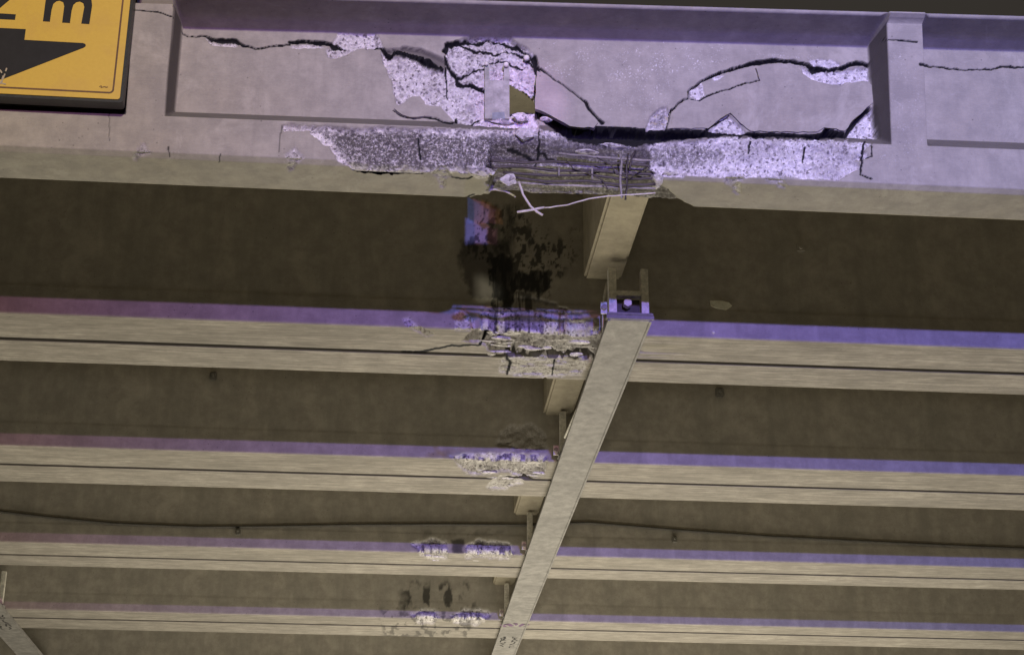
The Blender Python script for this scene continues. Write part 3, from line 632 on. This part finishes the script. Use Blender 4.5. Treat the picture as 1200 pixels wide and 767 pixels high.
        blob = 2.0 * (fbm(s[:, 0] * .5, s[:, 1] * .12, 88, 3) - .5) * 3 + sd(s, [(573, 304), (580, 298), (592, 296), (603, 302), (606, 318), (620, 319), (632, 316), (641, 320), (646, 328), (643, 339), (634, 345), (632, 352), (628, 344), (607, 341), (602, 346), (600, 362), (597, 384), (592, 388), (588, 380), (587, 352), (584, 352), (583, 376), (579, 386), (577, 360), (575, 330)], 6, 5)
        a['oil'] = np.maximum(a['oil'], smooth(blob / 4 + 0.5) * np.clip(0.88 + 1.0 * (fbm(s[:, 0] * 0.35, s[:, 1] * 0.09, 91, 4) - 0.42), 0.25, 0.96) * w_)
        zone = smooth(sd(s, [(555, 238), (610, 238), (625, 262), (655, 280), (675, 268), (678, 300), (655, 330), (640, 352), (590, 345), (570, 312), (540, 296), (552, 262)], 8, 6) / 22 + 0.4)
        spat = smooth((fbm(s[:, 0] * 0.16, s[:, 1] * 0.10, 50, 3) - 0.57) * 14) + smooth((fbm(s[:, 0] * 0.35, s[:, 1] * 0.28, 55, 2) - 0.68) * 16)
        a['oil'] = np.maximum(a['oil'], np.clip(spat * zone * 0.8, 0, 0.8) * w_)
        up = smooth(sd(s, [(572, 238), (604, 238), (606, 262), (604, 300), (580, 304), (572, 280)], 5, 8) / 8 + 0.2)
        a['oil'] = np.maximum(a['oil'], np.clip(up * (0.35 + 1.3 * (fbm(s[:, 0] * 0.22, s[:, 1] * 0.05, 57, 3) - 0.4)), 0, 0.85) * w_)
        a['dirt_shade'] = np.maximum(a['dirt_shade'], 0.85 * smooth(sd(s, [(540, 284), (598, 280), (600, 352), (552, 350), (536, 306)], 5, 12) / 7 + 0.4) * w_)  # darkens the web to hide stray lamp light through the hole
        drip = smooth((fbm(s[:, 0] * 0.30, s[:, 1] * 0.015, 58, 2) - 0.60) * 14) * smooth(sd(s, [(575, 340), (640, 340), (640, 400), (575, 392)], 2, 9) / 5)
        a['oil'] = np.maximum(a['oil'], drip * 0.8 * (ft))
        a['dark'] = np.maximum(a['dark'], crack(s, [(594, 420, 2.5), (598, 428, 3), (594, 438, 2)], 0.8, 7) * un)
        a['dark'] = np.maximum(a['dark'], crack(s, [(650, 422, 1.5), (647, 440, 1.5)], 0.8, 8) * un)
        for cx, cy, rr in ((217, 262, 15),): a['dirt_shade'] = np.maximum(a['dirt_shade'], 0.5 * smooth(1 - np.hypot(s[:, 0] - cx, s[:, 1] - cy) / rr) * ft)
    if k == 1:
        sp([(526, 533), (560, 530), (600, 530), (642, 533), (640, 548), (636, 556), (618, 562), (596, 553), (570, 556), (548, 556), (540, 548)], 0.035, 3, 1, 0.1, 0.035, 1)
        sp([(578, 558), (612, 557), (614, 566), (590, 574), (570, 572)], 0.012, 3, 0.8, 0.3, 0.01, 2)
        sp([(585, 506), (600, 498), (625, 496), (640, 508), (642, 528), (600, 530), (582, 522)], 0.010, 4, 0.30, 0.85, 0.010, 3)
        a['grime'] = np.maximum(a['grime'], 0.0)
    if k == 2:
        sp([(482, 636), (500, 631), (524, 633), (527, 644), (524, 654), (500, 655), (490, 646)], 0.028, 3, 1, 0.1, 0.028, 1)
        sp([(545, 640), (560, 632), (596, 634), (602, 646), (596, 656), (575, 654), (556, 652), (545, 656)], 0.030, 3, 1, 0.1, 0.028, 2)
        a['oil'] = np.maximum(a['oil'], 0.75 * smooth(sd(s, [(526, 630), (545, 630), (545, 650), (528, 652)], 3, 4) / 4) * ft)
        a['oil'] = np.maximum(a['oil'], 0.5 * smooth(sd(s, [(490, 616), (600, 614), (600, 634), (490, 634)], 8, 4) / 20 + 0.1) * ft * smooth((fbm(s[:, 0] * .1, s[:, 1] * .15, 61, 3) - .4) * 5))
    if k == 3:
        sp([(480, 718), (495, 713), (510, 714), (516, 722), (508, 732), (490, 730)], 0.026, 3, 1, 0.1, 0.026, 1)
        sp([(528, 720), (545, 713), (572, 714), (576, 722), (560, 732), (532, 730)], 0.026, 3, 1, 0.1, 0.026, 2)
        a['oil'] = np.maximum(a['oil'], 0.8 * smooth((fbm(s[:, 0] * 0.12, s[:, 1] * 0.05, 63, 4) - 0.5) * 8) * smooth(sd(s, [(470, 680), (550, 680), (560, 716), (465, 722)], 8, 4) / 14 + .2) * ft)
        a['oil'] = np.maximum(a['oil'], 0.55 * smooth((fbm(s[:, 0] * 0.2, s[:, 1] * 0.2, 64, 3) - 0.52) * 9) * smooth(sd(s, [(440, 708), (560, 716), (550, 750), (450, 748)], 6, 5) / 8 + .2))
        a['oil'] = np.maximum(a['oil'], 0.6 * smooth(crack(s, [(703, 690, 3), (702, 706, 4)], 0.8, 3)) * ft)
        a['oil'] = np.maximum(a['oil'], 0.5 * smooth(crack(s, [(668, 692, 3), (671, 700, 3)], 0.8, 4)) * ft)
    Vv = P.copy(); Vv[:, 1] += dy; Vv[:, 2] += dz
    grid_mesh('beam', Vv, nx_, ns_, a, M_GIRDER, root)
    return root
girders = [inner(k) for k in range(5)]

# small fittings on the girder faces
M_FIT = plain('dark_fitting', (0.16, 0.15, 0.125), 0.6, 0.0, 0.3, 40)
def fitting(name, px, y, w_, h_, dep, mat, parent, label=None):
    c = on_y(px[0], px[1], y); bm = bmesh.new(); box(bm, c[0] - w_ / 2, c[0] + w_ / 2, y - dep, y + 0.004, c[2] - h_ / 2, c[2] + h_ / 2, min(w_, h_) * 0.12)
    bmesh.ops.create_cone(bm, segments=10, radius1=w_ * 0.22, radius2=w_ * 0.18, depth=dep, cap_ends=True, matrix=Matrix.Translation((c[0], y - dep * 1.3, c[2])) @ Matrix.Rotation(math.pi / 2, 4, 'X'))
    o = from_bm(name, bm, mat, parent)
    if label: o['label'] = label
fitting('anchor_plate', (938, 291), GF[0] + .012, .05, .05, .012, M_GIRDER, girders[0])
fitting('anchor_plate', (843, 460), GF[1] + .004, .055, .06, .025, M_FIT, girders[1], 'square dark plate with a round centre')
fitting('anchor_plate', (250, 441), GF[1] + .004, .045, .05, .025, M_FIT, girders[1])
fitting('anchor_plate', (279, 623), GF[2] + .0, .035, .05, .03, M_FIT, girders[2])
fitting('anchor_plate', (790, 632), GF[2] + .0, .035, .05, .03, M_FIT, girders[2])
slab_par = girders[0]
c = on_y(845, 357, GF[0] + .006); bm = bmesh.new()
vs = [bm.verts.new(on_y(a, b, GF[0] + .002)) for a, b in ((832, 352), (845, 352), (854, 354), (858, 358), (851, 363), (840, 361), (833, 358))]
f_ = bm.faces.new(vs); r = bmesh.ops.extrude_face_region(bm, geom=[f_]); 
for v in [e for e in r['geom'] if isinstance(e, bmesh.types.BMVert)]: v.co.y += 0.012
from_bm('pale_flake', bm, M_PALE, girders[0])
c = on_y(836, 389, GF[0] - .002); bm = bmesh.new(); bmesh.ops.create_icosphere(bm, subdivisions=2, radius=0.009, matrix=Matrix.Translation(Vector(c))); from_bm('nail_head', bm, M_BOLT, girders[0])
# ridges of delaminated concrete clinging to the second girder's edge
rnd = random.Random(11)
chunk('concrete_lump', on_y(544, 376, GF[0] - .004), (.055, .012, .045), M_FASCIA, girders[0], 99)
for i in range(16):
    x0 = rnd.uniform(566, 680); y0 = rnd.uniform(388, 420); c = on_z(x0, y0, ZB + rnd.uniform(0.0, 0.02))
    chunk('concrete_lump', c, (rnd.uniform(.03, .09), rnd.uniform(.012, .03), rnd.uniform(.006, .014)), M_GIRDER, girders[0], 100 + i, 2)
for i in range(6):
    x0 = rnd.uniform(560, 636); c = on_z(x0, rnd.uniform(552, 560), ZB + .008)
    chunk('concrete_lump', c, (rnd.uniform(.03, .07), rnd.uniform(.012, .03), rnd.uniform(.006, .012)), M_GIRDER, girders[1], 130 + i, 2)
for i in range(4):
    x0 = rnd.choice([rnd.uniform(495, 520), rnd.uniform(552, 592)]); c = on_z(x0, rnd.uniform(650, 656), ZB + .006)
    chunk('concrete_lump', c, (rnd.uniform(.03, .07), rnd.uniform(.012, .03), rnd.uniform(.006, .012)), M_GIRDER, girders[2], 150 + i, 2)

# ------------------------------------------------------------------ cross diaphragms
ybs = [YBK] + GB[:4]; yfs = GF
dl = ['short concrete cross strut between the edge girder and the oil-stained girder', 'concrete cross strut behind the oil-stained girder, left of the steel brace',
      'concrete cross strut between the third and fourth girders', 'concrete cross strut just above the fifth girder']
for k in range(4):
    root = thing('cross_strut', (1.14, ybs[k], ZB + 0.38), dl[k], 'cross strut', 'concrete cross struts between the girders')
    bm = bmesh.new(); w2 = 0.20 if k == 0 else 0.19
    box(bm, 1.05, 1.05 + w2, ybs[k] - 0.12, yfs[k] + 0.03, ZB + 0.32, ZB + 0.895, 0.014); from_bm('strut_body', bm, M_DIA, root)

# ------------------------------------------------------------------ steel braces under the girders
def brace(x0, x1, ystart, yend, label, first_bracket=True):
    root = thing('steel_brace', ((x0 + x1) / 2, ystart, ZB - 0.05), label, 'brace', 'steel braces bolted under the girders')
    zt = ZB - 0.004; zb = ZB - 0.028
    bm = bmesh.new(); box(bm, x0, x1, ystart, yend, zb, zb + 0.012, 0.003); from_bm('bottom_plate', bm, M_STEEL, root)
    for s in (0, 1):
        bm = bmesh.new(); xa = x0 + 0.002 if s == 0 else x1 - 0.012; box(bm, xa, xa + 0.010, ystart + 0.002, yend - 0.002, zb + 0.0125, zt, 0.001); from_bm('side_flange', bm, M_STEEL, root)
    bm = bmesh.new(); box(bm, x0 - 0.008, x1 + 0.010, ystart - 0.012, ystart + 0.0, zb + 0.002, zt, 0.002); from_bm('end_plate', bm, M_STEEL, root)
    for xa in (x0, x1 - 0.012):
        bm = bmesh.new(); box(bm, xa, xa + 0.012, ystart, yend, zb - 0.006, zb - 0.0005, 0.001); from_bm('edge_lip', bm, M_STEEL, root)
    ys = [ystart + 0.004, GF[1] - 0.12, GF[2] - 0.14, GF[3] - 0.14]
    for i, yb_ in enumerate(ys):
        h = 0.265 if i == 0 else 0.30
        br = None
        bm = bmesh.new(); box(bm, x0 + 0.008, x0 + 0.048, yb_, yb_ + 0.05, ZB + 0.0085, ZB + h, 0.002); br = from_bm('hanger_bracket', bm, M_STEELD, root)
        def sub(name, fn, mat=M_STEELD, br=br):
            b2 = bmesh.new(); fn(b2); o = from_bm(name, b2, mat); o.location = (0, 0, 0)
            o.data.transform(Matrix.Translation(-Vector(root.location))); o.parent = br; return o
        sub('post', lambda b2: box(b2, x1 - 0.050, x1 - 0.012, yb_, yb_ + 0.05, ZB + 0.0085, ZB + h, 0.002))
        sub('cross_plate', lambda b2: box(b2, x0 + 0.0485, x1 - 0.0505, yb_ + 0.004, yb_ + 0.046, ZB + 0.112, ZB + 0.140, 0.002), M_STEELD)
        sub('bolt', lambda b2: bmesh.ops.create_cone(b2, segments=6, radius1=0.024, radius2=0.022, depth=0.03, cap_ends=True, matrix=Matrix.Translation(((x0 + x1) / 2 - .01, yb_ + 0.0, ZB + 0.066)) @ Matrix.Rotation(math.pi / 2, 4, 'X')), M_BOLT)
        sub('washer', lambda b2: box(b2, x0 + 0.049, x1 - 0.051, yb_ + 0.055, yb_ + 0.063, ZB + 0.0085, ZB + 0.111, 0.001), M_DULLBLACK)
        sub('base_plate', lambda b2: box(b2, x0 - 0.004, x1 + 0.006, yb_ - 0.02, yb_ + 0.07, ZB - 0.0035, ZB + 0.0080, 0.002), M_STEEL)
        # clip and gusset on the left flank
        sub('side_clip', lambda b2: box(b2, x0 - 0.034, x0 - 0.001, yb_ + 0.01, yb_ + 0.018, ZB + 0.01, ZB + 0.075, 0.001))
        sub('nut', lambda b2: bmesh.ops.create_cone(b2, segments=6, radius1=0.016, radius2=0.015, depth=0.02, cap_ends=True, matrix=Matrix.Translation((x0 - 0.018, yb_ + 0.0, ZB + 0.04)) @ Matrix.Rotation(math.pi / 2, 4, 'X')), M_STEEL)
    return root
f0 = 3.345 / 3.38
b1 = brace(1.136, 1.362, 7.88, 19.0, 'long steel brace running diagonally in view below the girders right of the spalls')
b2_ = brace(-3.40, -3.165, 7.88, 19.0, 'steel brace at the lower left corner below the fifth girder')
# illegible marker writing on the first brace, two columns
def scrawl(parent, x0, y0, cols_, seed):
    rnd = random.Random(seed); bm = bmesh.new(); z = ZB - 0.028
    for cx in cols_:
        y = y0
        for g_ in range(7):
            pts = []; n_ = rnd.randint(3, 5)
            for q in range(n_): pts.append((cx + rnd.uniform(-.028, .028), y + q * 0.035 + rnd.uniform(-.02, .02), z))
            ribbon(bm, resample(pts, 0.02, 0.002, seed + g_), 0.012, (0, 0, -1), 0.0012); y += rnd.uniform(.06, .085)
    return from_bm('marker_writing', bm, M_INK, parent)
scrawl(b1, 0, 15.25, (1.195, 1.30), 5); scrawl(b2_, 0, 14.9, (-3.33, -3.24), 9)
bm = bmesh.new(); ribbon(bm, resample([(1.138, 14.87, ZB - .028), (1.25, 14.80, ZB - .028), (1.36, 14.84, ZB - .028)], .02, .006, 4), 0.10, (0, 0, -1), .0015); from_bm('purple_band', bm, plain('dull_purple', (0.16, 0.09, 0.17), .7), b1)  # dull purple band across the underside of the brace

# added tube drawing the dark crack-like shadow edge on the web; conduit
bm = bmesh.new()
pts = [on_y(a, b, GF[2] - 0.004) for a, b in ((-120, 588), (0, 599), (60, 606), (134, 613), (230, 617), (300, 616.5), (420, 614.5), (520, 614), (600, 614.5), (690, 612), (800, 621), (900, 628), (1000, 633), (1100, 638), (1220, 643), (1400, 650))]
tube(bm, resample(pts, .08), 0.011, 8)
tag(from_bm('added_dark_line', bm, M_DULLBLACK, None, tuple(pts[0]), True), 'thin dark line added along the face of the fourth girder', 'dark line')
bm = bmesh.new()
pts = [on_y(718, 324, GF[0] - .04), on_y(711, 333, GF[0] - .05), on_y(708, 348, GF[0] - .06), on_y(707, 372, GF[0] - .06), on_z(707, 392, ZB - 0.01), on_z(703, 410, ZB - .012), on_z(697, 436, ZB - .012), on_z(689, 455, ZB - .012), on_z(676, 480, ZB - .01), on_z(662, 512, ZB - .005)]
tube(bm, resample(pts, .03), 0.008, 8)
tag(from_bm('conduit', bm, M_STEELD, None, tuple(pts[0]), True), 'slim grey conduit curving down past the bracket along the brace', 'conduit')

# ------------------------------------------------------------------ clearance sign
YSG = 6.27
sign = thing('clearance_sign', tuple(on_y(0, 115, YSG)), 'yellow clearance sign with black downward arrow, cut off at top left', 'road sign')
def mir(l): return l
def s3(p, y=YSG): return on_y(p[0], p[1], y)
br_ = s3((139.5, 116.5)); tr_ = s3((153.5, 0))
bl_z = s3((0, 109.5))[2]
xr = (br_[0] + tr_[0]) / 2; zb0 = (br_[2] + bl_z) / 2; xl = 2 * s3((1, 92))[0] - xr; ztop = zb0 + 0.95
# sheared frame: keep the sign's slight slope in the picture
slope = (br_[2] - bl_z) / (br_[0] - s3((0, 109.5))[0])
def sx(xx, zz): return zz + slope * (xx - br_[0])
def sprism(bm, pts, y0, y1):
    f_ = [bm.verts.new((p[0], y0, p[1])) for p in pts]; k_ = [bm.verts.new((p[0], y1, p[1])) for p in pts]
    bm.faces.new(f_); bm.faces.new(k_[::-1]); n_ = len(pts)
    for i in range(n_): bm.faces.new((f_[i], f_[(i + 1) % n_], k_[(i + 1) % n_], k_[i]))
    bm.normal_update(); bmesh.ops.triangulate(bm, faces=[f for f in bm.faces if len(f.verts) > 4])
def rrect(x0, x1, z0, z1, r, n_=5):
    out = []
    for cx, cz, a0 in ((x1 - r, z0 + r, -90), (x1 - r, z1 - r, 0), (x0 + r, z1 - r, 90), (x0 + r, z0 + r, 180)):
        for k in range(n_ + 1):
            a = math.radians(a0 + 90 * k / n_); out.append((cx + r * math.cos(a), sx(cx, cz + r * math.sin(a))))
    return out
zb_ = br_[2]
bm = bmesh.new(); sprism(bm, rrect(xl, xr, zb_, zb_ + 0.95, 0.012), YSG, YSG + 0.004); from_bm('sign_plate', bm, M_YEL, sign)
bm = bmesh.new(); sprism(bm, rrect(xl - .010, xr + .012, zb_ - .012, zb_ + 0.96, 0.012), YSG + 0.0045, YSG + 0.062); from_bm('backing_box', bm, M_BLACK, sign)
def trace(px, name, mat, lift=0.0015):
    bm = bmesh.new(); sprism(bm, [(s3(p)[0], s3(p)[2]) for p in px], YSG - lift, YSG - 0.0002); return from_bm(name, bm, mat, sign)
trace([(50.3, 25.3), (58.5, 25.8), (60.5, 12), (62.5, 5), (66, 2), (70, 1.2), (74, 3), (75.3, 7.5), (72.8, 26.8), (82, 27.4), (84, 13), (86, 6), (89.5, 3), (93.5, 2.2), (97.5, 4), (98.8, 8.5), (95.3, 28), (104.7, 28.6), (108, 7), (107.3, 0), (103, -5.5), (96, -7), (89.5, -5.5), (85, -2), (81, -6), (74, -8), (67, -6.5), (63.2, -3), (63.6, -7), (54.6, -7.5)], 'letter', M_LETTER)
trace([(-27, 21.5), (-26, 14), (-4, -2), (2, -8), (4, -15), (1, -22), (-8, -25), (-17, -21), (-19, -14), (-28, -14), (-26, -26), (-16, -33), (-5, -35), (8, -30), (14, -18), (11.5, 0), (0, 9.7), (-9, 15.5), (18.6, 17.2), (17.6, 23.6)], 'numeral', M_LETTER)
trace([(30.3, 34.5), (28.6, 47), (97.5, 50.8), (100.2, 52), (100.6, 54.2), (98.5, 56), (4, 92.7), (1, 93.4), (-2, 92.5), (-92, 47), (-93, 44), (-90, 42.5), (-27, 44.6), (-26, 31.8)], 'arrow', M_LETTER)
def outline(x0, x1, z0, z1, r, wd, mat, name):
    bm = bmesh.new(); o_ = rrect(x0, x1, z0, z1, r); i_ = rrect(x0 + wd, x1 - wd, z0 + wd, z1 - wd, max(r - wd, .003))
    A_ = [bm.verts.new((p[0], YSG - .0015, p[1])) for p in o_]; B_ = [bm.verts.new((p[0], YSG - .0015, p[1])) for p in i_]
    A2 = [bm.verts.new((p[0], YSG - .0002, p[1])) for p in o_]; B2 = [bm.verts.new((p[0], YSG - .0002, p[1])) for p in i_]
    for i in range(len(o_)):
        j = (i + 1) % len(o_); bm.faces.new((A_[i], A_[j], B_[j], B_[i])); bm.faces.new((A_[i], A2[i], A2[j], A_[j])); bm.faces.new((B_[i], B_[j], B2[j], B2[i]))
    return from_bm(name, bm, mat, sign)
outline(xl + .027, xr - .027, zb_ + .025, zb_ + .92, .02, .0075, M_TRIM, 'border_line')
bm = bmesh.new()
for q in ([(116.5, 102), (118.5, 100.8), (120, 102.6), (118, 103)], [(120.5, 102.3), (122.5, 101.9), (124.5, 102.6), (126.5, 102.2)]):
    ribbon(bm, [tuple(s3(p)) for p in q], 0.004, (0, -1, 0), 0.0016)
from_bm('maker_mark', bm, M_TRIM, sign)
bm = bmesh.new()
for q in ([(0, 82), (4, 88), (2, 97)], [(8, 80), (4, 92), (0, 99)], [(-3, 95), (3, 98), (7, 99)]): ribbon(bm, resample([tuple(s3(p)) for p in q], .008, .001, 3), 0.006, (0, -1, 0), 0.0021)
from_bm('scuff_mark', bm, plain('scuff', (0.42, 0.36, 0.25), .7), sign)
for a in (xl + .25, xr - .25):
    bm = bmesh.new(); box(bm, a - .025, a + .025, YSG + .0625, YF + .12, zb_ + .30, zb_ + .34, .003); from_bm('mounting_arm', bm, M_STEELD, sign)
